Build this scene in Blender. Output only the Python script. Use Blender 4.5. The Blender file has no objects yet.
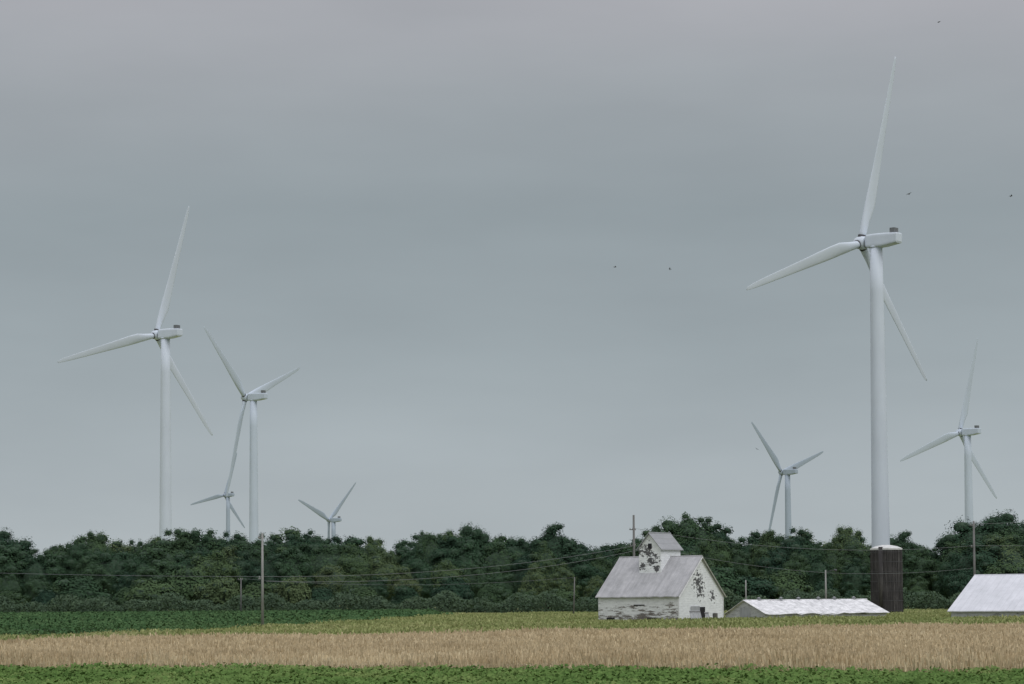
import bpy, bmesh, math, random
import numpy as np
from mathutils import Vector, Matrix, Euler
random.seed(7); rng=np.random.default_rng(7)
S=bpy.context.scene; COL=S.collection
F=85/36*1024
# ---------------- camera
cd=bpy.data.cameras.new("camera"); cam=bpy.data.objects.new("camera",cd); COL.objects.link(cam)
cd.lens=85; cd.sensor_width=36; cd.clip_start=0.5; cd.clip_end=20000
cam.location=(0,0,3)
SH_PX=256-F*math.tan(math.radians(3)); cd.shift_y=SH_PX/1024; CY=342+SH_PX
RM=Matrix.Rotation(math.radians(93),3,'X')@Matrix.Rotation(math.radians(-0.45),3,'Z')
cam.rotation_euler=RM.to_euler()
S.camera=cam
RN=np.array(RM)
def pix(px,py,d):
    v=RM@Vector(((px-512)/F,(CY-py)/F,-1)); v*=d/v.y
    return Vector((v.x,v.y,v.z+3))
def gp(px,d):
    p=pix(px,600,d); return Vector((p.x,d,0))
# ---------------- materials
def newmat(name):
    m=bpy.data.materials.new(name); m.use_nodes=True; nt=m.node_tree
    b=nt.nodes['Principled BSDF']; b.inputs['Roughness'].default_value=.8
    b.inputs['Specular IOR Level'].default_value=.25
    return m,nt,b
def node(nt,t,**k):
    n=nt.nodes.new(t)
    for a,v in k.items(): setattr(n,a,v)
    return n
def noise_fac(nt,scale,detail=4,rough=.6,stretch=(1,1,1),coord='Object'):
    tc=node(nt,'ShaderNodeTexCoord'); mp=node(nt,'ShaderNodeMapping'); mp.inputs['Scale'].default_value=stretch
    n=node(nt,'ShaderNodeTexNoise'); n.inputs['Scale'].default_value=scale; n.inputs['Detail'].default_value=detail; n.inputs['Roughness'].default_value=rough
    nt.links.new(tc.outputs[coord],mp.inputs[0]); nt.links.new(mp.outputs[0],n.inputs['Vector'])
    return n.outputs['Fac']
def ramp(nt,fac,stops):
    r=node(nt,'ShaderNodeValToRGB'); e=r.color_ramp.elements
    while len(e)<len(stops): e.new(.5)
    for i,(p,c) in enumerate(stops):
        e[i].position=p; e[i].color=(*c,1)
    nt.links.new(fac,r.inputs[0]); return r.outputs[0]
def mixc(nt,fac,a,b,mode='MIX'):
    m=node(nt,'ShaderNodeMix',data_type='RGBA',blend_type=mode)
    for s,v in ((m.inputs[0],fac),(m.inputs[6],a),(m.inputs[7],b)):
        if isinstance(v,(int,float)): s.default_value=v
        elif isinstance(v,tuple): s.default_value=(*v,1)
        else: nt.links.new(v,s)
    return m.outputs[2]
def bump(nt,b,h,dist=.05,st=.6):
    n=node(nt,'ShaderNodeBump'); n.inputs['Distance'].default_value=dist; n.inputs['Strength'].default_value=st
    nt.links.new(h,n.inputs['Height']); nt.links.new(n.outputs[0],b.inputs['Normal'])
def simple(name,c1,c2,scale,stretch=(1,1,1),rough=.8,lo=.35,hi=.65,bmp=0,detail=4):
    m,nt,b=newmat(name); f=noise_fac(nt,scale,detail,.6,stretch)
    nt.links.new(ramp(nt,f,[(lo,c1),(hi,c2)]),b.inputs['Base Color']); b.inputs['Roughness'].default_value=rough
    if bmp: bump(nt,b,f,bmp)
    return m
def field_mat(name,cs,s1,s2,st1=(1,1,1),st2=(1,1,1),amp=.35):
    m,nt,b=newmat(name)
    a=ramp(nt,noise_fac(nt,s1,6,.65,st1),[(.3,cs[0]),(.5,cs[1]),(.7,cs[2])])
    f2=ramp(nt,noise_fac(nt,s2,3,.6,st2),[(.3,(1-amp,)*3),(.7,(1+amp*.8,)*3)])
    nt.links.new(mixc(nt,1.0,a,f2,'MULTIPLY'),b.inputs['Base Color'])
    b.inputs['Roughness'].default_value=1
    b.inputs['Specular IOR Level'].default_value=.03
    return m
M_near=field_mat("soybean_leaf",[(.075,.14,.038),(.12,.20,.058),(.21,.265,.095)],.22,5,(.5,1.6,1),amp=.25)
M_wheat=field_mat("ripe_wheat",[(.43,.345,.215),(.575,.475,.31),(.69,.59,.40)],.12,3,(1,2.8,1),amp=.32)
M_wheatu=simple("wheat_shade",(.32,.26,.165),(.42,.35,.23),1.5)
M_corn=field_mat("corn_leaf",[(.045,.098,.044),(.07,.132,.055),(.11,.172,.075)],.07,2,(.25,2.4,1),amp=.3)
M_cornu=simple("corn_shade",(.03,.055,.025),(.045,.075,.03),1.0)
M_grass=field_mat("rough_grass",[(.18,.235,.085),(.30,.33,.14),(.44,.42,.22)],.07,3,(.5,1.8,1))
M_under=simple("undergrowth_leaf",(.042,.075,.045),(.07,.11,.058),.5)
mg,nt,b=newmat("grassland")
a=ramp(nt,noise_fac(nt,.03,8,.65,(.4,1.6,1)),[(.3,(.14,.17,.07)),(.5,(.24,.26,.12)),(.7,(.35,.34,.18))])
a2=ramp(nt,noise_fac(nt,3,6),[(.3,(.7,.7,.7)),(.7,(1.2,1.2,1.2))])
nt.links.new(mixc(nt,1.0,a,a2,'MULTIPLY'),b.inputs['Base Color']); b.inputs['Roughness'].default_value=.95
b.inputs['Specular IOR Level'].default_value=.05
M_ground=mg
def foliage(name,stops):
    m,nt,b=newmat(name)
    oi=node(nt,'ShaderNodeObjectInfo')
    base=ramp(nt,oi.outputs['Random'],stops)
    v=ramp(nt,noise_fac(nt,.3,3,.5),[(.3,(.82,.82,.84)),(.7,(1.18,1.18,1.12))])
    nt.links.new(mixc(nt,1.0,base,v,'MULTIPLY'),b.inputs['Base Color'])
    b.inputs['Roughness'].default_value=1; b.inputs['Specular IOR Level'].default_value=.0
    return m
M_leaf=foliage("tree_leaf",[(0,(.036,.070,.048)),(.35,(.048,.090,.054)),(.7,(.068,.112,.058)),(.9,(.092,.140,.068)),(1,(.12,.158,.08))])
M_core=simple("crown_shade",(.040,.070,.046),(.054,.088,.055),1.0)  # shaded crown interior as colour, lifted to stand in for distance haze
M_bark=simple("bark",(.06,.05,.04),(.12,.10,.08),2,(1,1,.2))
def paint(name,c,dirt=.92):
    return simple(name,tuple(x*dirt for x in c),c,.25,(1,1,.3),.45,.3,.6,detail=6)
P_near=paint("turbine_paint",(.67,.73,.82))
P_mid=paint("turbine_paint_hazed",(.58,.65,.75))  # same turbine paint, greyed to put mid-distance haze into the colour
P_far=paint("turbine_paint_hazed_far",(.42,.49,.58))  # stronger distance haze painted as a darker blue-grey base colour
M_dark=simple("dark_metal",(.07,.07,.075),(.11,.11,.12),2)
M_wood=simple("weathered_pole_wood",(.24,.24,.23),(.36,.355,.345),3,(1,1,.15))
M_woodd=simple("dark_pole_wood",(.13,.13,.125),(.20,.195,.19),3,(1,1,.15))
M_ins=simple("insulator",(.3,.3,.3),(.4,.4,.4),5)
# ---------------- mesh helpers
def link(name,me,parent=None,loc=None):
    o=bpy.data.objects.new(name,me); COL.objects.link(o)
    if parent: o.parent=parent
    if loc is not None: o.location=loc
    return o
def root(name,label,cat,loc,rotz=0,group=None):
    o=bpy.data.objects.new(name,None); COL.objects.link(o); o.location=loc; o.rotation_euler=(0,0,rotz)
    o.empty_display_size=1; o["label"]=label; o["category"]=cat
    if group: o["group"]=group
    return o
def quadmesh(name,V,mats,midx=None):
    n=len(V); me=bpy.data.meshes.new(name)
    me.vertices.add(4*n); me.vertices.foreach_set('co',V.astype(np.float32).ravel())
    me.loops.add(4*n); me.loops.foreach_set('vertex_index',np.arange(4*n,dtype=np.int32))
    me.polygons.add(n); me.polygons.foreach_set('loop_start',np.arange(0,4*n,4,dtype=np.int32))
    for m in mats: me.materials.append(m)
    if midx is not None: me.polygons.foreach_set('material_index',midx.astype(np.int32))
    me.update(calc_edges=True); return me
def pymesh(name,v,f,mats,midx=None,smooth=False):
    me=bpy.data.meshes.new(name); me.from_pydata([tuple(x) for x in v],[],f)
    for m in mats: me.materials.append(m)
    if midx: me.polygons.foreach_set('material_index',midx)
    if smooth: me.polygons.foreach_set('use_smooth',[True]*len(me.polygons))
    me.update(); return me
def loft(rings,cap=True):
    v=[];f=[];n=len(rings[0])
    for r in rings: v+=r
    for i in range(len(rings)-1):
        for j in range(n):
            f.append((i*n+j,i*n+(j+1)%n,(i+1)*n+(j+1)%n,(i+1)*n+j))
    if cap:
        f.append(tuple(range(n-1,-1,-1))); f.append(tuple(range((len(rings)-1)*n,len(rings)*n)))
    return v,f
def ring(r,z,n=24,cx=0,cy=0): return [(cx+r*math.cos(2*math.pi*j/n),cy+r*math.sin(2*math.pi*j/n),z) for j in range(n)]
class MB:
    def __init__(s): s.v=[];s.f=[];s.m=[]
    def add(s,v,f,mi=0):
        k=len(s.v); s.v+=[tuple(x) for x in v]; s.f+=[tuple(i+k for i in q) for q in f]; s.m+=[mi]*len(f)
    def box(s,x0,x1,y0,y1,z0,z1,mi=0):
        v=[(x0,y0,z0),(x1,y0,z0),(x1,y1,z0),(x0,y1,z0),(x0,y0,z1),(x1,y0,z1),(x1,y1,z1),(x0,y1,z1)]
        s.add(v,[(0,3,2,1),(4,5,6,7),(0,1,5,4),(1,2,6,5),(2,3,7,6),(3,0,4,7)],mi)
    def cyl(s,a,b,r0,r1,n=10,mi=0):
        a=Vector(a);b=Vector(b);q=(b-a).to_track_quat('Z','Y')
        R=[[tuple(p+q@Vector((r*math.cos(2*math.pi*j/n),r*math.sin(2*math.pi*j/n),0))) for j in range(n)] for p,r in ((a,r0),(b,r1))]
        v,f=loft(R); s.add(v,f,mi)
    def mesh(s,name,mats,smooth=False): return pymesh(name,s.v,s.f,mats,s.m,smooth)
def boxpart(name,par,mat,*c):
    b=MB(); b.box(*c); return link(name,b.mesh(name,[mat]),par)
def leafquads(c,nrm,sz,asp=1.0):
    n=len(c); nrm=nrm/np.linalg.norm(nrm,axis=1,keepdims=True)
    r=rng.normal(size=(n,3)); u=np.cross(nrm,r); u/=np.linalg.norm(u,axis=1,keepdims=True); w=np.cross(nrm,u)
    u=u*sz[:,None]*.5; w=w*sz[:,None]*.5*asp
    return np.stack([c-u,c-w*.9,c+u,c+w*1.1],1)
def uprights(x,y,z0,h,w0,w1,lean):
    n=len(x); a=rng.uniform(0,math.pi,n); ux=np.cos(a);uy=np.sin(a)
    lx=rng.normal(size=n)*lean*h; ly=rng.normal(size=n)*lean*h
    z0=np.broadcast_to(z0,(n,))
    p=[np.stack([x-ux*w0/2,y-uy*w0/2,z0],1),np.stack([x+ux*w0/2,y+uy*w0/2,z0],1),
       np.stack([x+lx+ux*w1/2,y+ly+uy*w1/2,z0+h],1),np.stack([x+lx-ux*w1/2,y+ly-uy*w1/2,z0+h],1)]
    return np.stack(p,1)
# ---------------- ground
me=pymesh("ground",[(-6000,-300,0),(6000,-300,0),(6000,9000,0),(-6000,9000,0)],[(0,1,2,3)],[M_ground])
g=link("ground",me); g["kind"]="structure"
def stuff(name,me,label):
    o=link(name,me); o["kind"]="stuff"; o["label"]=label; o["category"]=name.replace('_',' '); return o
def wnear(x): return 89-x*.40+.8*np.sin(x*.35)+.35*np.sin(x*1.1+1)
def wfar(x): return 156+x*.55
# soybeans
n=330000; x=rng.uniform(-36,36,n); y=rng.uniform(66,112,n); k=(y<wnear(x)+rng.normal(size=n)*.5)
x=x[k];y=y[k]; row=np.abs(((y*1.0+x*.12)/1.5)%1-.5)*2
h=(.48-.2*row**2)*(1+.14*np.sin(x*1.3+y*.7)+.12*np.sin(x*3.1-y*1.9)); z=h*rng.uniform(.5,1.08,len(x))**.6
V=leafquads(np.stack([x,y,z],1),rng.normal(size=(len(x),3))*[.5,.5,.35]+[0,-.35,.8],rng.uniform(.07,.16,len(x)))
stuff("soybean_crop",quadmesh("soybean_crop",V,[M_near]),"low green soybean crop in rows beside the wheat")
# wheat
def wheat(n,y0,y1,w,far=False):
    x=rng.uniform(-50,52,n); y=rng.uniform(y0,y1,n); k=(y>wnear(x)+rng.normal(size=n)*.45)&(y<wfar(x)+rng.normal(size=n)*1.2); x=x[k];y=y[k]
    h=rng.normal(.82,.085,len(x))+.07*np.sin(x*.21+y*.13)+.06*np.sin(x*.9-y*.37)+.04*np.sin(x*2.3+y)
    h*=np.clip(.7+(y-wnear(x))*.12,.55,1)
    return uprights(x,y,.02,h,w*.5,w,.15)
V=np.concatenate([wheat(260000,66,114,.042),wheat(200000,114,192,.07)])
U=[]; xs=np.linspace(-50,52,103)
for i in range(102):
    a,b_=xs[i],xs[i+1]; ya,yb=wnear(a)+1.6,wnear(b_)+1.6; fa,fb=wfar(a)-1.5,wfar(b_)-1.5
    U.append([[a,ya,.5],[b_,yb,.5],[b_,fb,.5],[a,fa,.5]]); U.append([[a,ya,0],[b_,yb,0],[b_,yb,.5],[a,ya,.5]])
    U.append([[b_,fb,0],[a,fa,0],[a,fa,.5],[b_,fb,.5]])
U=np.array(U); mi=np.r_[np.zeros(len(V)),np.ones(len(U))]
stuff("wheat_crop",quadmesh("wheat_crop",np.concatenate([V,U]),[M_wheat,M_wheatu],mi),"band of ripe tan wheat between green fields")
# corn
CD=[190,201,227,262,300,382,430,480]; CX=[-52,-42.7,-32.5,-28.6,-24,-17.7,-14.3,-12]
def cedge(y): return np.interp(y,CD,CX)
Vs=[]
for (y0,y1,dn,sz) in ((190,245,12,.26),(245,330,8,.36),(330,462,4,.52)):
    A=(y1-y0)*130; n=int(A*dn); x=rng.uniform(-140,-8,n); y=rng.uniform(y0,y1,n)
    k=(x<cedge(y)+1.2*np.sin(y*.23)+1.0*np.sin(y*.71)+rng.normal(size=n)*1.4)&(x>-.22*y-24); x=x[k];y=y[k]
    rw=np.abs((y/(2.2 if y1<300 else 4.5))%1-.5)*2
    taper=np.clip((cedge(y)+2-x)/5,.45,1)
    z=(.95-.34*rw)*rng.uniform(.6,1.12,len(x))*taper
    Vs.append(leafquads(np.stack([x,y,z],1),rng.normal(size=(len(x),3))*.75+[0,-.5,.75],rng.uniform(.6,1.2,len(x))*sz))
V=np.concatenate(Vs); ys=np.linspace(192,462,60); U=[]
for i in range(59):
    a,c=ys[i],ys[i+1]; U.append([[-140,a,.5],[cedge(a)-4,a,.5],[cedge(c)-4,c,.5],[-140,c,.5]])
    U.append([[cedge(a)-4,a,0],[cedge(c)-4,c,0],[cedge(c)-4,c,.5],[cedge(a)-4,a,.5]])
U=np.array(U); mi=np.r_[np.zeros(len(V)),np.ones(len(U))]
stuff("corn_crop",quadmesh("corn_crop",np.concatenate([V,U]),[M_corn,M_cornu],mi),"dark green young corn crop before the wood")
# grass
n=240000; y=rng.uniform(120,460,n); x=rng.uniform(-1,1,n)*(.22*y+18); k=((x>cedge(y)-3+rng.normal(size=n)*1.5)|(y<190))&(y>wfar(x)); x=x[k];y=y[k]
h=rng.uniform(.12,.40,len(x))*(1+.3*np.sin(x*.3+y*.11))
stuff("grass",quadmesh("grass",uprights(x,y,0,h,.16+y*.0006,.08,.35),[M_grass]),"rough yellowish green grass around the farm")
# ---------------- trees
def cubesphere():
    out=[]
    for ax in range(3):
        for s in (-1,1):
            for i in range(3):
                for j in range(3):
                    q=[]
                    for (a,b_) in ((i,j),(i+1,j),(i+1,j+1),(i,j+1)):
                        p=[0,0,0]; p[ax]=s; p[(ax+1)%3]=-1+2*a/3; p[(ax+2)%3]=-1+2*b_/3
                        p=np.array(p,float); q.append(p/np.linalg.norm(p))
                    out.append(q)
    return np.array(out)
CS=cubesphere()
def crownmesh(name,H,W,zb,nl,lr,top=1.0,dens=34,core=.66):
    cz=(H+zb)/2; hz=(H-zb)/2
    B=[]
    for i in range(max(8,nl//4)):
        p=rng.normal(size=3); p/=np.linalg.norm(p); p[2]=abs(p[2])*1.0-.35 if rng.random()<.75 else p[2]
        r=rng.uniform(.5,.8); wz=(1-.22*max(p[2]*r,0)*top)
        B.append(np.array([p[0]*r*W*wz,p[1]*r*W*wz,cz+p[2]*r*hz]))
    B.append(np.array([rng.normal()*.3,rng.normal()*.3,H-lr[1]]))
    C=[];R=[]
    for i in range(nl):
        bc=B[i%len(B)]; rad=rng.uniform(*lr)
        c=bc+rng.normal(size=3)*[W*.2,W*.2,hz*.14]
        e=math.sqrt((c[0]/W)**2+(c[1]/W)**2+((c[2]-cz)/hz)**2); lim=1-rad*.55/W
        if e>lim: c=np.array([c[0]*lim/e,c[1]*lim/e,cz+(c[2]-cz)*lim/e])
        C.append(c);R.append(rad)
    Q=[];mi=[]
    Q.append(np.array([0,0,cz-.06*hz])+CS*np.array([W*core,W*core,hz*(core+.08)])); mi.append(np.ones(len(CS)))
    for c,r in zip(C,R):
        n=int(dens*4*math.pi*r*r*.42)+30
        d=rng.normal(size=(n,3)); d/=np.linalg.norm(d,axis=1,keepdims=True)
        k=d[:,2]>-.85; d=d[k]; n=len(d)
        wob=1+.12*np.sin(d[:,0]*5+c[0])+.12*np.sin(d[:,1]*6+c[1]*2)
        rr=r*rng.uniform(.68,1.14,n)*wob; P=c+d*rr[:,None]*[1.15,1.15,.95]
        od=P-np.array([0,0,cz]); od/=np.linalg.norm(od,axis=1,keepdims=True)+1e-6
        Q.append(leafquads(P,d*.8+od*.6+rng.normal(size=(n,3))*.32+[0,0,.3],rng.uniform(.14,.3,n))); mi.append(np.zeros(n))
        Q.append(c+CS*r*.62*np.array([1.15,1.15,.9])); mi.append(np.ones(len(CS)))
    n=2600; d=rng.normal(size=(n,3)); d/=np.linalg.norm(d,axis=1,keepdims=True)
    P=np.array([0,0,cz-.06*hz])+d*np.array([W*core,W*core,hz*(core+.08)])*rng.uniform(.98,1.2,n)[:,None]
    Q.append(leafquads(P,d+rng.normal(size=(n,3))*.35+[0,0,.3],rng.uniform(.2,.38,n))); mi.append(np.zeros(n))
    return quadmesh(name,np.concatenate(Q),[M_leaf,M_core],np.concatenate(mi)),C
def trunkmesh(name,H,C,r):
    b=MB(); b.cyl((0,0,-.3),(0.1,.05,H*.35),r*1.25,r*.8,10); b.cyl((.1,.05,H*.35),(.2,-.1,H*.75),r*.8,r*.3,8)
    for c in random.sample(C,min(9,len(C))):
        z=min(H*.3+random.random()*H*.2,c[2]-.3); b.cyl((.1,.05,max(z,.8)),tuple(c),r*.4,r*.12,6)
    return b.mesh(name,[M_bark],True)
KINDS=[]
specs=[(15,5.4,.8,90,(.7,1.5),.6),(16,4.8,1.0,80,(.6,1.4),1.0),(14,6.6,.8,100,(.7,1.6),.3),
       (17,4.2,1.2,70,(.6,1.3),1.2),(15,5.2,.8,84,(.6,1.5),.9),(13,5.2,.6,84,(.6,1.3),.5),
       (16,6.0,1.6,84,(.7,1.6),.7),(14,5.4,.8,120,(.5,1.2),.6),(16,5.2,1.6,70,(.6,1.5),1.0),(18,4.8,1.2,90,(.6,1.3),1.4),
       (15,7.0,1.0,120,(.6,1.5),.5),(12,4.4,.6,76,(.5,1.2),.8)]
for s in specs:
    cm,C=crownmesh("crown",*s); KINDS.append((s[0],cm,trunkmesh("trunk",s[0],C,.32)))
SH=[]
for i in range(3):
    H=5.0+i*.6; cm,C=crownmesh("shrub_crown",H,3.1,.0,44,(.5,1.0),.4); SH.append((H,cm,trunkmesh("shrub_trunk",H,C,.12)))
prof=[(-200,538),(0,532),(20,541),(60,543),(95,534),(140,536),(185,526),(230,531),(262,531),(300,528),(330,535),(380,539),(405,541),(430,531),(470,527),(500,534),(520,540),(545,534),(570,539),(610,541),(640,537),(660,524),(693,516),(718,526),(735,538),(768,531),(800,529),(830,534),(868,538),(900,533),(915,541),(940,542),(960,529),(985,519),(1024,514),(1200,520)]
PX=[p[0] for p in prof];PY=[p[1] for p in prof]
def tree(px,d,topy,kind,name="tree",arr=KINDS,wf=1):
    H,cm,tm=arr[kind]; base=gp(px,d); top=pix(px,topy,d).z; s=top/H
    lab={"tree":"leafy green deciduous tree in the wood's edge","shrub":"dense dark green shrub at the wood's foot"}[name]
    r=root(name,lab,name,base,random.uniform(0,6.28),"trees of the wood behind the farm" if name=="tree" else "shrubs at the foot of the wood")
    w=s*random.uniform(.8,1.4)*wf
    r.scale=(w,w,s)
    link("trunk",tm,r); link("crown",cm,r)
def rowof(d,step,off,jit,name="tree",arr=KINDS):
    half=.2117*d+26; x=-half
    while x<half:
        px=512+x/d*F; ty=np.interp(px,PX,PY)+off+random.uniform(-2,jit)
        tree(px,d+random.uniform(-8,8),ty,random.randrange(len(arr)),name,arr)
        x+=step*random.uniform(.6,1.4)
rowof(585,4.6,0,6); rowof(550,5.4,5,13); rowof(515,6.0,19,20)
rowof(486,7.2,38,16,"shrub",SH)
for px,ty,k,wf in ((554,520,3,.9),(693,509,4,1),(672,518,0,1),(714,519,1,1),(658,522,3,.8),(850,521,6,.8),(470,524,0,.9),(430,527,4,.8),(985,514,2,1.1),(1010,511,0,1.1),(960,524,5,1),(178,527,1,.9),(196,528,7,.9),(300,526,4,.9),(95,531,10,.8),(5,529,0,.9),(800,525,1,.8),(768,527,3,.9),(370,535,9,.8),(905,528,3,.8),(232,529,1,.8),(60,538,8,.8),(515,533,8,.8)):
    tree(px,565,ty,k,wf=wf)
n=70000; y=rng.uniform(466,482,n); x=rng.uniform(-135,135,n); z=rng.uniform(0,1,n)**.7*(3.2+.8*np.sin(x*.35)+.6*np.sin(x*.93+1)); z=np.maximum(z,.1)
V=leafquads(np.stack([x,y,z],1),rng.normal(size=(n,3))*.7+[0,-.6,.6],rng.uniform(.25,.6,n))
stuff("undergrowth",quadmesh("undergrowth",V,[M_under]),"tangled dark undergrowth along the wood's edge")
n=110000; x=rng.uniform(-170,170,n); y=rng.uniform(602,640,n); tp=13.0+1*np.sin(x*.11)+1*np.sin(x*.37+2)
z=tp*rng.uniform(0,1,n)**.5
V=leafquads(np.stack([x,y,z],1),rng.normal(size=(n,3))*.7+[0,-.5,.6],rng.uniform(.5,1.1,n))
stuff("woodland",quadmesh("woodland",V,[M_under]),"deep part of the wood reading as one mass")
# ---------------- wind turbines
BR=39.6; TILT=math.radians(6.5); BEND=.0002
def blade_mesh():
    st=[(0,1.7,1.7,0),(1.5,1.7,1.65,0),(4,2.3,1.3,-12),(7.5,3.15,.85,-11),(11,3.05,.6,-8),(16,2.65,.42,-6),(22,2.2,.3,-4),(28,1.85,.22,-2.5),(34,1.45,.15,-1),(37,1.1,.1,0),(38.5,.75,.06,0),(39,.35,.03,0)]
    rings=[]
    for z,c,t,tw in st:
        R=[];rd=min(1,max(0,(z-1.5)/5)); a=math.radians(tw)
        for j in range(16):
            th=2*math.pi*j/16; cx=math.cos(th); sy=math.sin(th)
            xx=c*(.5*cx+.18*rd); yy=.5*t*sy*(1-.45*rd*(cx*.5+.5))
            R.append((xx*math.cos(a)-yy*math.sin(a),xx*math.sin(a)+yy*math.cos(a)+BEND*z*z,z+.6))
        rings.append(R)
    return loft(rings)
bv,bf=blade_mesh()
def fit(P,d,tips,yaw0):
    """choose rotor radius, blade angle and yaw of this turbine"""
    Rg,Tg,Yg=np.meshgrid(np.linspace(34,50,33),np.radians(np.linspace(-25,25,51)),np.radians(np.linspace(yaw0-22,yaw0+22,45)),indexing='ij')
    err=0
    for (tx,ty,w,th0) in tips:
        th=Tg+math.radians(th0); s=Rg/BR
        lx=Rg*np.cos(th); lz=Rg*np.sin(th); ly=BEND*39*39*s
        y1=ly*math.cos(TILT)-lz*math.sin(TILT)+4; z1=ly*math.sin(TILT)+lz*math.cos(TILT)
        X=P.x+lx*np.cos(Yg)-y1*np.sin(Yg); Y=P.y+lx*np.sin(Yg)+y1*np.cos(Yg); Z=P.z+z1-3
        c=[RN[0,i]*X+RN[1,i]*Y+RN[2,i]*Z for i in range(3)]
        u=512+F*c[0]/-c[2]; v=CY-F*c[1]/-c[2]
        err=err+w*((u-tx)**2+(v-ty)**2)
    i=np.unravel_index(np.argmin(err),err.shape)
    return Rg[i],math.degrees(Tg[i]),math.degrees(Yg[i])
BL={}
M_cool=simple("cooler_grey",(.16,.17,.18),(.22,.23,.24),1)
def turbine(px,hy,d,yaw,th,mat,base_r,label,tips,cw=1.0):
    P=pix(px,hy,d); Hh=P.z
    Rr,dth,yaw=fit(P,d,[(t[0],t[1],t[2],th+120*i) for i,t in enumerate(tips)],yaw); th+=dth
    r=root("wind_turbine",label,"wind turbine",(P.x,P.y,0),math.radians(yaw),"wind turbines standing over the wood")
    ht=Hh-1.5
    zs=np.linspace(0,ht,9); v,f=loft([ring(base_r+(1.4-base_r)*(z/ht),z,32) for z in zs]); b=MB(); b.add(v,f)
    v,f=loft([ring(1.5,ht-.05,32),ring(1.5,ht+.3,32)]); b.add(v,f)
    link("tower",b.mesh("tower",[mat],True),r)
    def rr(y,w,h,zc,n=32):
        R=[]
        for j in range(n):
            a=2*math.pi*(j+.5)/n; c,s_=math.cos(a),math.sin(a); e=.3
            R.append((w*math.copysign(abs(c)**e,c),y,zc+h*math.copysign(abs(s_)**e,s_)))
        return R
    R=[rr(-6.1,1.0,.85,.2),rr(-5.95,1.3,1.15,.12),rr(-2.5,1.45,1.5,0),rr(0,1.5,1.55,-.02),rr(1.7,1.45,1.5,0),rr(2.3,1.1,1.15,0)]
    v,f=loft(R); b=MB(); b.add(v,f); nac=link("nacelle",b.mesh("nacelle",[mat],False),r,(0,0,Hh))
    b=MB(); b.box(-.85,.85,-5.3,-4.1,1.25,2.45,0); link("cooler",b.mesh("cooler",[M_cool]),nac)
    b=MB(); b.cyl((.5,-3.4,1.3),(.5,-3.4,2.7),.05,.04,6); link("mast",b.mesh("mast",[M_dark]),nac)
    rings=[]
    for y,rad in ((2.55,1.1),(2.8,1.4),(3.6,1.55),(4.6,1.4),(5.4,1.0),(5.9,.45),(6.0,.05)):
        rings.append([(rad*math.cos(2*math.pi*j/20),y-4,rad*math.sin(2*math.pi*j/20)) for j in range(20)])
    v,f=loft(rings); b=MB(); b.add(v,f)
    v,f=loft([[(1.05*math.cos(2*math.pi*j/20),y-4,1.05*math.sin(2*math.pi*j/20)) for j in range(20)] for y in (2.0,2.56)]); b.add(v,f,1)
    for k in range(3):
        a=math.radians(90-(th+120*k)); d_=Vector((math.sin(a),0,math.cos(a))); b.cyl(d_*1.2,d_*1.75,.95,.95,16,1)
    hub=link("hub",b.mesh("hub",[mat,M_dark],True),r,(0,4,Hh)); hub.rotation_euler=(TILT,0,0)
    key=mat.name
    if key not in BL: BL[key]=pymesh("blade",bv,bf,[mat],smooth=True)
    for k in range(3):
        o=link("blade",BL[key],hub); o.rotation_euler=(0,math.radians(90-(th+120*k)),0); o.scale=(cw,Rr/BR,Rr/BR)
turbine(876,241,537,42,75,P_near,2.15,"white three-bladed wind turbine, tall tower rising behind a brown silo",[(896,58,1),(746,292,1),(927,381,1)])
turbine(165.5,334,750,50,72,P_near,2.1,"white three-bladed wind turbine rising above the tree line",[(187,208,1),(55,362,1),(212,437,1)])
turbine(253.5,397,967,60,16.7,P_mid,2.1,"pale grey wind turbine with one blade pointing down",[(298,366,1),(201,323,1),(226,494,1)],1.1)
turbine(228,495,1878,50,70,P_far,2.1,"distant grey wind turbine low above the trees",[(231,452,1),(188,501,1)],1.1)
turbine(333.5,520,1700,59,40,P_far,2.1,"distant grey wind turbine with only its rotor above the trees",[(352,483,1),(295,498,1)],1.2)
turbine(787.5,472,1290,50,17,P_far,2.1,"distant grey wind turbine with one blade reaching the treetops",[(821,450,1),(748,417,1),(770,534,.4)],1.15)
turbine(967.5,432,1007,42,76,P_mid,2.1,"pale grey wind turbine standing behind trees and a utility pole",[(974,337,1),(899,460,1),(997,499,1)],1.15)
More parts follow.
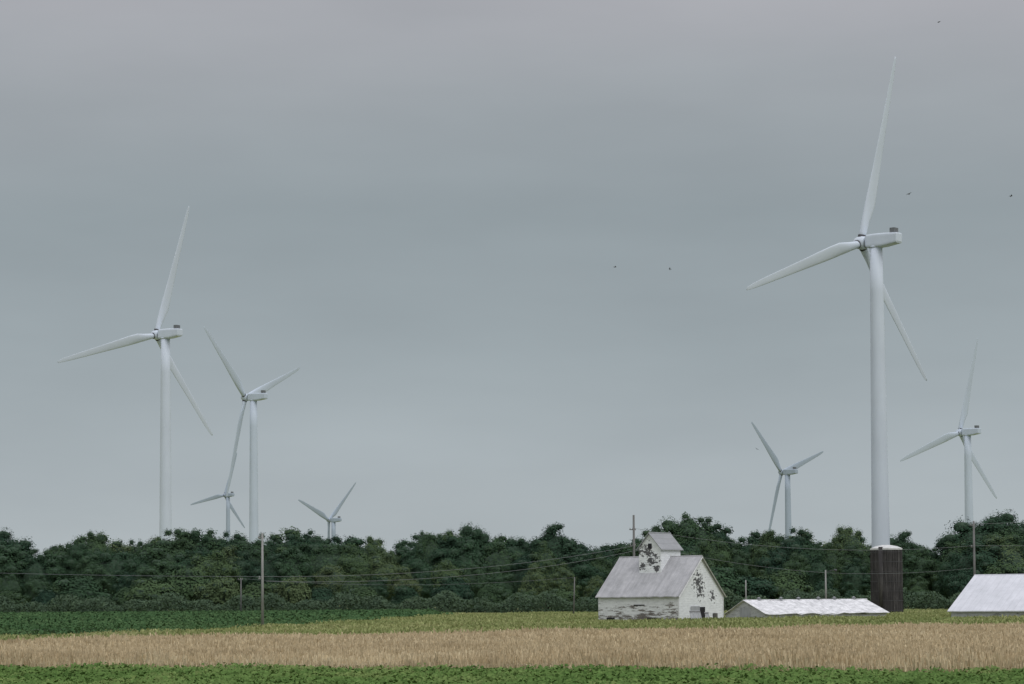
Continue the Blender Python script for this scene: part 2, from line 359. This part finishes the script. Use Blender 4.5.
# ---------------- buildings
def peeling(name,white,bare,thr,patch=None,bh=.32,nst=(.6,.6,5),soft=.06,low=None,lown=.09):
    m,nt,b=newmat(name)
    tc=node(nt,'ShaderNodeTexCoord'); sx=node(nt,'ShaderNodeSeparateXYZ'); nt.links.new(tc.outputs['Object'],sx.inputs[0])
    md=node(nt,'ShaderNodeMath',operation='MULTIPLY'); md.inputs[1].default_value=1/bh; nt.links.new(sx.outputs[2],md.inputs[0])
    fr=node(nt,'ShaderNodeMath',operation='FRACT'); nt.links.new(md.outputs[0],fr.inputs[0])
    nf=noise_fac(nt,1.0,9,.78,nst)
    if low:
        mr=node(nt,'ShaderNodeMapRange'); nt.links.new(sx.outputs[2],mr.inputs[0]); mr.inputs[1].default_value=0; mr.inputs[2].default_value=low; mr.inputs[3].default_value=lown; mr.inputs[4].default_value=-.05
        ad=node(nt,'ShaderNodeMath',operation='ADD'); nt.links.new(nf,ad.inputs[0]); nt.links.new(mr.outputs[0],ad.inputs[1]); nf=ad.outputs[0]
    pm=ramp(nt,nf,[(thr,(0,0,0)),(thr+soft,(1,1,1))])
    wv=ramp(nt,noise_fac(nt,1.5,6,.65,(1,1,3)),[(.3,tuple(c*.8 for c in white)),(.6,white)])
    bw=ramp(nt,noise_fac(nt,2,6,.7,(1,1,5)),[(.3,tuple(c*.35 for c in bare)),(.7,bare)])
    c=mixc(nt,pm,wv,bw)
    for (pp,rad) in (patch or []):
        vd=node(nt,'ShaderNodeVectorMath',operation='DISTANCE'); nt.links.new(tc.outputs['Object'],vd.inputs[0]); vd.inputs[1].default_value=pp
        dv=node(nt,'ShaderNodeMath',operation='DIVIDE'); nt.links.new(vd.outputs['Value'],dv.inputs[0]); dv.inputs[1].default_value=rad
        sb=node(nt,'ShaderNodeMath',operation='SUBTRACT'); nt.links.new(noise_fac(nt,1.9,5,.65,(1,1,1.6)),sb.inputs[0])
        ml=node(nt,'ShaderNodeMath',operation='MULTIPLY'); nt.links.new(dv.outputs[0],ml.inputs[0]); ml.inputs[1].default_value=.15
        nt.links.new(ml.outputs[0],sb.inputs[1])
        k=ramp(nt,sb.outputs[0],[(.395,(0,0,0)),(.42,(1,1,1))])
        c=mixc(nt,k,c,(.11,.11,.115))
    ln=ramp(nt,fr.outputs[0],[(.0,(.65,.65,.65)),(.16,(1,1,1))])
    nt.links.new(mixc(nt,.6,c,ln,'MULTIPLY'),b.inputs['Base Color'])
    bump(nt,b,fr.outputs[0],.02,.4); return m
W=11.1;L=11.7;EZ=3.15;RZ=7.95
M_side=peeling("peeling_side_boards",(.80,.81,.82),(.27,.245,.225),.52,None,.4,(.45,.45,2.2),.05,2.4,.09)
M_gable=peeling("peeling_gable_boards",(.90,.92,.94),(.38,.35,.33),.62,[((L/2,-.7,4.8),1.3),((L/2,-.1,3.7),1.0),((L/2,2.8,3.0),.7)],.3,(1,1,3),.06,1.2)
M_cup=peeling("peeling_cupola_boards",(.90,.92,.94),(.38,.35,.33),.66,[((-.7,-2.45,8.7),1.0),((.2,-2.45,7.6),1.0),((-.9,-2.45,6.9),.8),((.9,-2.45,6.5),.5)],.3,(1,1,3))
def roofmat(name,c,streak=.8,rib=.6,blotch=.86,bsc=.35):
    m,nt,b=newmat(name)
    a=ramp(nt,noise_fac(nt,.8,7,.7,(3,.5,.5)),[(.3,tuple(x*streak for x in c)),(.6,c)])
    tc=node(nt,'ShaderNodeTexCoord'); sx=node(nt,'ShaderNodeSeparateXYZ'); nt.links.new(tc.outputs['Object'],sx.inputs[0])
    md=node(nt,'ShaderNodeMath',operation='DIVIDE'); md.inputs[1].default_value=rib; nt.links.new(sx.outputs[0],md.inputs[0])
    fr=node(nt,'ShaderNodeMath',operation='FRACT'); nt.links.new(md.outputs[0],fr.inputs[0])
    ln=ramp(nt,fr.outputs[0],[(0,(.85,.85,.85)),(.12,(1,1,1))])
    n2=ramp(nt,noise_fac(nt,bsc,7,.75),[(.35,(blotch,)*3),(.62,(1.04,1.03,1.03))])
    nt.links.new(mixc(nt,1.0,mixc(nt,1.0,a,ln,'MULTIPLY'),n2,'MULTIPLY'),b.inputs['Base Color'])
    b.inputs['Roughness'].default_value=.7; bump(nt,b,fr.outputs[0],.03,.4); return m
M_roof=roofmat("weathered_metal_roof",(.48,.48,.50),.8,.6,.76,.5)
M_roofd=roofmat("cupola_metal_roof",(.36,.37,.39),.85)
M_roofw=roofmat("white_metal_roof",(.72,.73,.79),.9,.9)
M_roofr=roofmat("patched_white_roof",(.88,.88,.91),.85,.9,.6,1.3)
M_black=simple("dark_opening",(.02,.02,.024),(.035,.035,.04),1)
M_grey=simple("galvanized_sheet",(.32,.33,.35),(.46,.47,.49),1.5,(4,4,.5))
M_trim=simple("old_white_trim",(.55,.55,.55),(.72,.72,.72),2)
def gabled(L,W,EZ,RZ,side,gable):
    b=MB(); x0,x1,y0,y1=-L/2,L/2,-W/2,W/2
    b.add([(x0,y0,0),(x1,y0,0),(x1,y0,EZ),(x0,y0,EZ)],[(0,1,2,3)],0)
    b.add([(x1,y1,0),(x0,y1,0),(x0,y1,EZ),(x1,y1,EZ)],[(0,1,2,3)],0)
    b.add([(x1,y0,0),(x1,y1,0),(x1,y1,EZ),(x1,0,RZ),(x1,y0,EZ)],[(0,1,2,3,4)],1)
    b.add([(x0,y1,0),(x0,y0,0),(x0,y0,EZ),(x0,0,RZ),(x0,y1,EZ)],[(0,1,2,3,4)],1)
    return b.mesh("wall",[side,gable])
def gabroof(L,W,EZ,RZ,ov,t,mat,axis='x',wav=0):
    b=MB(); sl=(RZ-EZ)/(W/2); x0,x1=-L/2-ov,L/2+ov
    ye=W/2+ov; ze=EZ-ov*sl; NX=int(24 if wav else 1)
    xs=np.linspace(x0,x1,NX+1)
    for s in (-1,1):
        dr=[random.uniform(-wav,wav) for _ in xs]; dt=[random.uniform(-wav,wav)*.6 for _ in xs]
        v=[]
        for X,a,c in zip(xs,dr,dt): v+=[(X,s*(ye+a*1.5),ze+.02+a),(X,0,RZ+.02+c),(X,s*(ye+a*1.5),ze+.02+a+t),(X,0,RZ+.02+c+t)]
        f=[]
        for i in range(NX):
            k=4*i; f+=[(k,k+4,k+5,k+1),(k+2,k+3,k+7,k+6),(k,k+2,k+6,k+4)]
        f+=[(0,1,3,2),(4*NX,4*NX+2,4*NX+3,4*NX+1)]
        b.add(v,f)
    b.cyl((x0,0,RZ+t+.0),(x1,0,RZ+t+.0),.09,.09,8)
    if axis=='y': b.v=[(-c,a,z) for a,c,z in b.v]
    return b.mesh("roof",[mat])
al=math.radians(35)
corner=gp(678,298)
Rz=Matrix.Rotation(-al,3,'Z'); cen=corner-Rz@Vector((L/2,-W/2,0))
barn=root("barn","old white corn crib barn with peeling paint and roof cupola","barn",cen,-al)
link("wall",gabled(L,W,EZ,RZ,M_side,M_gable),barn)
link("roof",gabroof(L,W,EZ,RZ,.28,.12,M_roof,wav=.045),barn)
b=MB(); cw=1.6; cy=2.4; ce=9.15; cr=10.95; zb=5.0
for s in (-1,1):
    pts=[(-cw,s*cy,zb),(cw,s*cy,zb),(cw,s*cy,ce),(0,s*cy,cr),(-cw,s*cy,ce)]
    b.add(pts,[(0,1,2,3,4)] if s<0 else [(4,3,2,1,0)])
    b.add([(s*cw,-cy,zb),(s*cw,cy,zb),(s*cw,cy,ce),(s*cw,-cy,ce)],[(0,1,2,3)] if s>0 else [(3,2,1,0)])
cup=link("cupola",b.mesh("cupola",[M_cup]),barn,(-.1,0,0))
link("cupola_roof",gabroof(2*cy,2*cw,ce,cr,.28,.1,M_roofd,'y'),cup)
boxpart("louver",cup,M_black,-.25,.3,-cy-.04,-cy+.02,9.1,9.7)
def bar(name,a,c,par,mat,r=.09):
    b=MB(); b.cyl(a,c,r,r,4); link(name,b.mesh(name,[mat]),par)
for s in (-1,1):
    bar("trim",(L/2+.3,s*(W/2+.25),EZ-.24),(L/2+.3,0,RZ-.02),barn,M_trim,.08)
boxpart("corner_board",barn,M_trim,L/2+.003,L/2+.06,-W/2,-W/2+.16,0,EZ-.1)
boxpart("corner_board",barn,M_trim,L/2+.003,L/2+.06,W/2-.16,W/2,0,EZ-.1)
boxpart("doorway",barn,M_black,L/2+.01,L/2+.05,-.5,.9,0,1.7)
boxpart("door",barn,M_grey,L/2+.08,L/2+.14,-2.6,-.55,.1,1.8)
boxpart("sill_gap",barn,M_black,-4.6,-3.4,-W/2-.03,-W/2-.005,.1,.45)
boxpart("sill_gap",barn,M_black,1.4,3.0,-W/2-.03,-W/2-.005,.1,.4)
boxpart("missing_board",barn,M_black,-.6,1.0,-W/2-.03,-W/2-.005,1.92,2.05)
def leansheet(px,d,w,h,rot,lean,label):
    p=gp(px,d); o=root("metal_sheet",label,"metal sheet",p,rot,"sheets leaning by the barn")
    b=MB(); NX=12; v=[]
    for i in range(NX+1):
        X=-w/2+w*i/NX; dd=.04*(i%2)
        v+=[(X,dd,0),(X,dd+lean,h),(X,dd+.015,0),(X,dd+lean+.015,h)]
    f=[]
    for i in range(NX):
        k=4*i; f+=[(k,k+4,k+5,k+1),(k+2,k+3,k+7,k+6)]
    b.add(v,f); link("panel",b.mesh("panel",[M_grey]),o)
    bar("batten",(-w/2,-.03,.15),(w/2,-.03,.15),o,M_woodd,.04); bar("batten",(-w/2,lean*.9-.03,h*.9),(w/2,lean*.9-.03,h*.9),o,M_woodd,.04)
leansheet(697,294.5,1.7,1.3,math.radians(35),.5,"grey corrugated sheet leaning against the barn gable")
leansheet(709,296.5,1.2,1.1,math.radians(62),.4,"grey corrugated sheet leaning against the barn gable")
p=gp(715,297)
br_=root("barrel","dark rusty steel barrel standing by the barn gable","barrel",p,.2)
b=MB(); v,f=loft([ring(.3,0,16),ring(.32,.05,16),ring(.3,.3,16),ring(.32,.33,16),ring(.3,.6,16),ring(.32,.63,16),ring(.3,.9,16),ring(.32,.93,16)]); b.add(v,f); link("body",b.mesh("barrel_body",[M_woodd],True),br_)
b=MB(); v,f=loft([ring(.28,.935,16),ring(.28,.96,16)]); b.add(v,f); link("lid",b.mesh("lid",[M_dark]),br_)
# low shed
be=math.radians(28); L2,W2=19.4,9.4
c2=gp(765,314); R2=Matrix.Rotation(be,3,'Z'); cen2=c2-R2@Vector((-L2/2,-W2/2,0))
M_shw=peeling("shed_boards",(.55,.56,.57),(.25,.24,.23),.55)
shed=root("low_shed","long low shed with uneven white roof beside the barn","shed",cen2,be)
link("wall",gabled(L2,W2,.7,2.4,M_shw,M_shw),shed)
link("roof",gabroof(L2,W2,.7,2.4,.3,.05,M_roofr,wav=.13),shed)
for x in (-7.5,-4,-1.2,2.0,4.6,7.8):
    b=MB(); b.cyl((x,0,2.3),(x,0,2.7),.2,.2,10); b.cyl((x,0,2.7),(x,0,2.85),.34,.05,10); link("roof_vent",b.mesh("roof_vent",[M_grey],True),shed)
boxpart("door",shed,M_grey,-L2/2-.04,-L2/2-.01,-1.2,1.2,0,1.5)
# machine shed
L3,W3=24,16; c3=gp(951,305); cen3=c3-Rz@Vector((-L3/2,-W3/2,0))
ms=root("machine_shed","large shed with broad white metal roof","shed",cen3,-al)
link("wall",gabled(L3,W3,1.0,5.35,M_shw,M_shw),ms); link("roof",gabroof(L3,W3,1.0,5.35,.35,.12,M_roofw,wav=.02),ms)
# silo
m,nt,b=newmat("silo_stave")
a=ramp(nt,noise_fac(nt,2.6,7,.8,(1,1,.05)),[(.32,(.028,.027,.028)),(.5,(.052,.049,.049)),(.70,(.15,.142,.138))])
a2=ramp(nt,noise_fac(nt,.5,5,.7),[(.3,(.7,.7,.72)),(.7,(1.25,1.23,1.22))])
nt.links.new(mixc(nt,1.0,a,a2,'MULTIPLY'),b.inputs['Base Color']); M_silo=m
p=gp(887,378); ztop=pix(887,549,378).z; sr=2.42
si=root("silo","dark brown stave silo with pale cap beneath the turbine","silo",p)
b=MB(); n=40; v,f=loft([ring(sr,0,n),ring(sr,ztop,n),ring(sr-.2,ztop,n),ring(sr-.2,ztop-1.5,n)],False); b.add(v,f)
for k in range(34):
    a=2*math.pi*k/34; b.cyl((sr*math.cos(a),sr*math.sin(a),0),(sr*math.cos(a),sr*math.sin(a),ztop-.02),.08,.08,5)
link("wall",b.mesh("silo_wall",[M_silo]),si)
for z in np.linspace(.6,ztop-.5,7):
    b=MB(); v,f=loft([ring(sr+.1,z-.03,n),ring(sr+.1,z+.03,n)],False); b.add(v,f); link("hoop",b.mesh("hoop",[M_dark]),si)
b=MB(); v,f=loft([ring(sr+.08,ztop-.14,n),ring(sr+.08,ztop+.1,n),ring(1.6,ztop+.45,n),ring(.6,ztop+.62,n)],True); b.add(v,f)
link("cap",b.mesh("cap",[M_trim],False),si)
b=MB(); b.cyl((-1.2,-2.1,0),(-1.2,-2.1,ztop+.3),.34,.34,10); link("chute",b.mesh("chute",[M_silo],True),si)
# ---------------- poles
def pole(px,d,topy,label,arms=((.4,2.0),),azi=80,name="utility_pole",lamp=False,r=.16,mat=M_woodd,lean=0):
    p=gp(px,d); H=pix(px,topy,d).z
    o=root(name,label,name.replace('_',' '),p,math.radians(azi),"wooden utility poles around the farm"); o.rotation_euler[1]=math.radians(lean)
    b=MB(); b.cyl((0,0,-.3),(0,0,H),r,r*.65,10); link("post",b.mesh("post",[mat],True),o)
    for dz,w in arms:
        b=MB(); b.box(-w/2,w/2,.12,.24,H-dz-.06,H-dz+.06); ca=link("crossarm",b.mesh("crossarm",[mat]),o)
        for sx in (-w/2+.1,0,w/2-.1):
            b=MB(); b.cyl((sx,.18,H-dz+.06),(sx,.18,H-dz+.26),.06,.04,8); link("insulator",b.mesh("insulator",[M_ins],True),ca)
    if lamp:
        b=MB(); b.cyl((0,0,H-.3),(1.3,0,H),.05,.04,6); b.cyl((1.2,0,H+.02),(1.6,0,H-.1),.12,.2,8); link("lamp_arm",b.mesh("lamp_arm",[M_dark]),o)
    return Vector((p.x,p.y,H))
A=pole(262.5,255,533,"tall bare wooden utility pole standing at the crop's edge",((.5,1.0),(4.8,.8)),62,r=.17,mat=M_wood)
B=pole(634.5,330,515,"tall wooden utility pole with crossarms behind the barn",((2.0,1.5),(4.2,1.5)),55,r=.22)
Cc=pole(975,335,521,"tall wooden utility pole behind the large shed",((.6,1.6),(3.6,1.2)),55,r=.2)
D=pole(826,352,570,"short pole with lamp arm behind the low shed",(),0,lamp=True,mat=M_wood)
E=pole(573.5,420,577,"short wooden utility pole leaning slightly near the wood",(),0,r=.14,lean=2)
Fp=pole(241,430,578,"short wooden utility pole at the field edge",((.3,1.2),),50,r=.15)
Gp=pole(746,345,580,"short slim wooden pole behind the low shed",(),0,r=.13,mat=M_wood)
M_wirel=simple("aluminium_wire",(.18,.19,.195),(.24,.25,.26),5)
def wire(a,b_,sag,label="thin dark overhead power wire between wooden poles"):
    pts=[a.lerp(b_,t)+Vector((0,0,-4*sag*t*(1-t))) for t in np.linspace(0,1,25)]
    rings=[]
    ax=(b_-a).normalized(); s=ax.cross(Vector((0,0,1))).normalized(); u=s.cross(ax)
    for p in pts: rings.append([tuple(p+ .019*(s*math.cos(k*math.pi*.5)+u*math.sin(k*math.pi*.5))) for k in range(4)])
    v,f=loft(rings); o=link("power_wire",pymesh("power_wire",v,f,[M_wirel])); o["label"]=label; o["category"]="wire"; o["group"]="overhead wires between the poles"
Lp=pix(-190,566,300)
def dz(v,z): return Vector((v.x,v.y,v.z-z))
wire(dz(A,4.6),Lp,.3); wire(dz(A,4.6),dz(B,4.2),1.1); wire(dz(A,4.6)+Vector((.3,.6,-.5)),dz(B,4.9),1.3)
wire(dz(B,1.8),dz(Cc,3.4),1.6); wire(dz(B,3.8),dz(D,.4),.6); wire(dz(Cc,.4),pix(1150,512,340),.3); wire(dz(Cc,3.4),pix(1150,540,340),.3)
wire(dz(D,.4),dz(Cc,6.5),.4); wire(dz(E,.1),dz(Fp,.1),1.2)
# ---------------- birds
M_bird=simple("dark_feather",(.03,.03,.03),(.06,.055,.05),8)
def bird_mesh():
    bm=bmesh.new(); rs=[]
    for y,r,z in ((.17,.012,.01),(.12,.03,.012),(.07,.042,0),(-.03,.045,-.005),(-.12,.025,0),(-.20,.03,.0)):
        fl=1 if y>-.15 else .25
        rs.append([bm.verts.new((r*math.cos(k*math.pi/3+math.pi/6)*(1 if y>-.15 else 1.4),y,z+r*fl*math.sin(k*math.pi/3+math.pi/6))) for k in range(6)])
    wing=[]
    for i in range(5):
        for k in range(6):
            f=bm.faces.new((rs[i][k],rs[i][(k+1)%6],rs[i+1][(k+1)%6],rs[i+1][k]))
            if i==2 and k in (2,5): wing.append((f,1 if k==5 else -1))
    bm.faces.new(rs[0][::-1]); bm.faces.new(rs[-1]); bm.normal_update()
    for f,s in wing:
        cur=f
        for dx,dzz,dy,sc in ((.14,.06,.02,.9),(.14,-.03,-.05,.5)):
            r=bmesh.ops.extrude_discrete_faces(bm,faces=[cur]); cur=r['faces'][0]
            c=cur.calc_center_median()
            for v in cur.verts:
                v.co=c+(v.co-c)*sc; v.co.x+=s*dx; v.co.z=(v.co.z-c.z)*.4+c.z+dzz; v.co.y+=dy
    me=bpy.data.meshes.new("bird"); bm.to_mesh(me); bm.free(); me.materials.append(M_bird); return me
bmh=bird_mesh()
for px,py,d in ((909,194,270),(1011,196,250),(615,267,270),(670,269,310),(939,22,270),(757,449,300)):
    o=link("bird",bmh,None,pix(px,py,d)); o.rotation_euler=(random.uniform(-.3,.3),random.uniform(-.5,.5),random.uniform(0,6)); o["label"]="small dark bird flying against the grey sky"; o["category"]="bird"; o["group"]="birds in flight"
# ---------------- world
w=bpy.data.worlds.new("World"); S.world=w; w.use_nodes=True; nt=w.node_tree; nt.nodes.clear()
out=node(nt,'ShaderNodeOutputWorld'); sky=node(nt,'ShaderNodeTexSky',sky_type='NISHITA'); sky.sun_disc=False
SE,SR=math.radians(50),math.radians(148)
sky.sun_elevation=SE; sky.sun_rotation=SR
b1=node(nt,'ShaderNodeBackground'); b1.inputs[1].default_value=.06; nt.links.new(sky.outputs[0],b1.inputs[0])
tc=node(nt,'ShaderNodeTexCoord'); sx=node(nt,'ShaderNodeSeparateXYZ'); nt.links.new(tc.outputs['Generated'],sx.inputs[0])
def ma(op,a,b_):
    n=node(nt,'ShaderNodeMath',operation=op)
    for i,v in enumerate((a,b_)):
        if isinstance(v,(int,float)): n.inputs[i].default_value=v
        else: nt.links.new(v,n.inputs[i])
    return n.outputs[0]
def wn(scale,st,det,ro):
    mp=node(nt,'ShaderNodeMapping'); mp.inputs['Scale'].default_value=st; nt.links.new(tc.outputs['Generated'],mp.inputs[0])
    nz=node(nt,'ShaderNodeTexNoise'); nz.inputs['Scale'].default_value=scale; nz.inputs['Detail'].default_value=det; nz.inputs['Roughness'].default_value=ro; nt.links.new(mp.outputs[0],nz.inputs['Vector']); return nz.outputs['Fac']
nz=wn(1.6,(1.6,1.6,9),3,.45); nz2=wn(6,(1.2,1.2,4.5),4,.5)
zz=ma('ADD',sx.outputs[2],ma('MULTIPLY',ma('SUBTRACT',nz,.5),.06))
def Lc(c): return tuple(((x/255+.055)/1.055)**2.4 for x in c)
col=ramp(nt,zz,[(0,Lc((175,183,187))),(.05,Lc((168,177,182))),(.10,Lc((157,167,172))),(.155,Lc((148,158,163))),(.2,Lc((159,165,170))),(.26,Lc((178,177,183))),(.5,(.74,.75,.78)),(1,(1.02,1.04,1.09))])
br=ramp(nt,nz2,[(.25,(.945,.945,.947)),(.75,(1.055,1.055,1.053))])
col=mixc(nt,1.0,col,br,'MULTIPLY')
b2=node(nt,'ShaderNodeBackground'); nt.links.new(col,b2.inputs[0])
mx=node(nt,'ShaderNodeMixShader'); mx.inputs[0].default_value=.97
nt.links.new(b1.outputs[0],mx.inputs[1]); nt.links.new(b2.outputs[0],mx.inputs[2]); nt.links.new(mx.outputs[0],out.inputs[0])
sd=bpy.data.lights.new("sun",'SUN'); sd.energy=.9; sd.angle=math.radians(30); sd.color=(1,.99,.98)
so=bpy.data.objects.new("sun",sd); COL.objects.link(so)
dirv=Vector((math.sin(SR)*math.cos(SE),math.cos(SR)*math.cos(SE),math.sin(SE)))
so.rotation_euler=dirv.to_track_quat('Z','Y').to_euler()
S.view_settings.view_transform='Standard'; S.view_settings.look='None'; S.view_settings.exposure=0
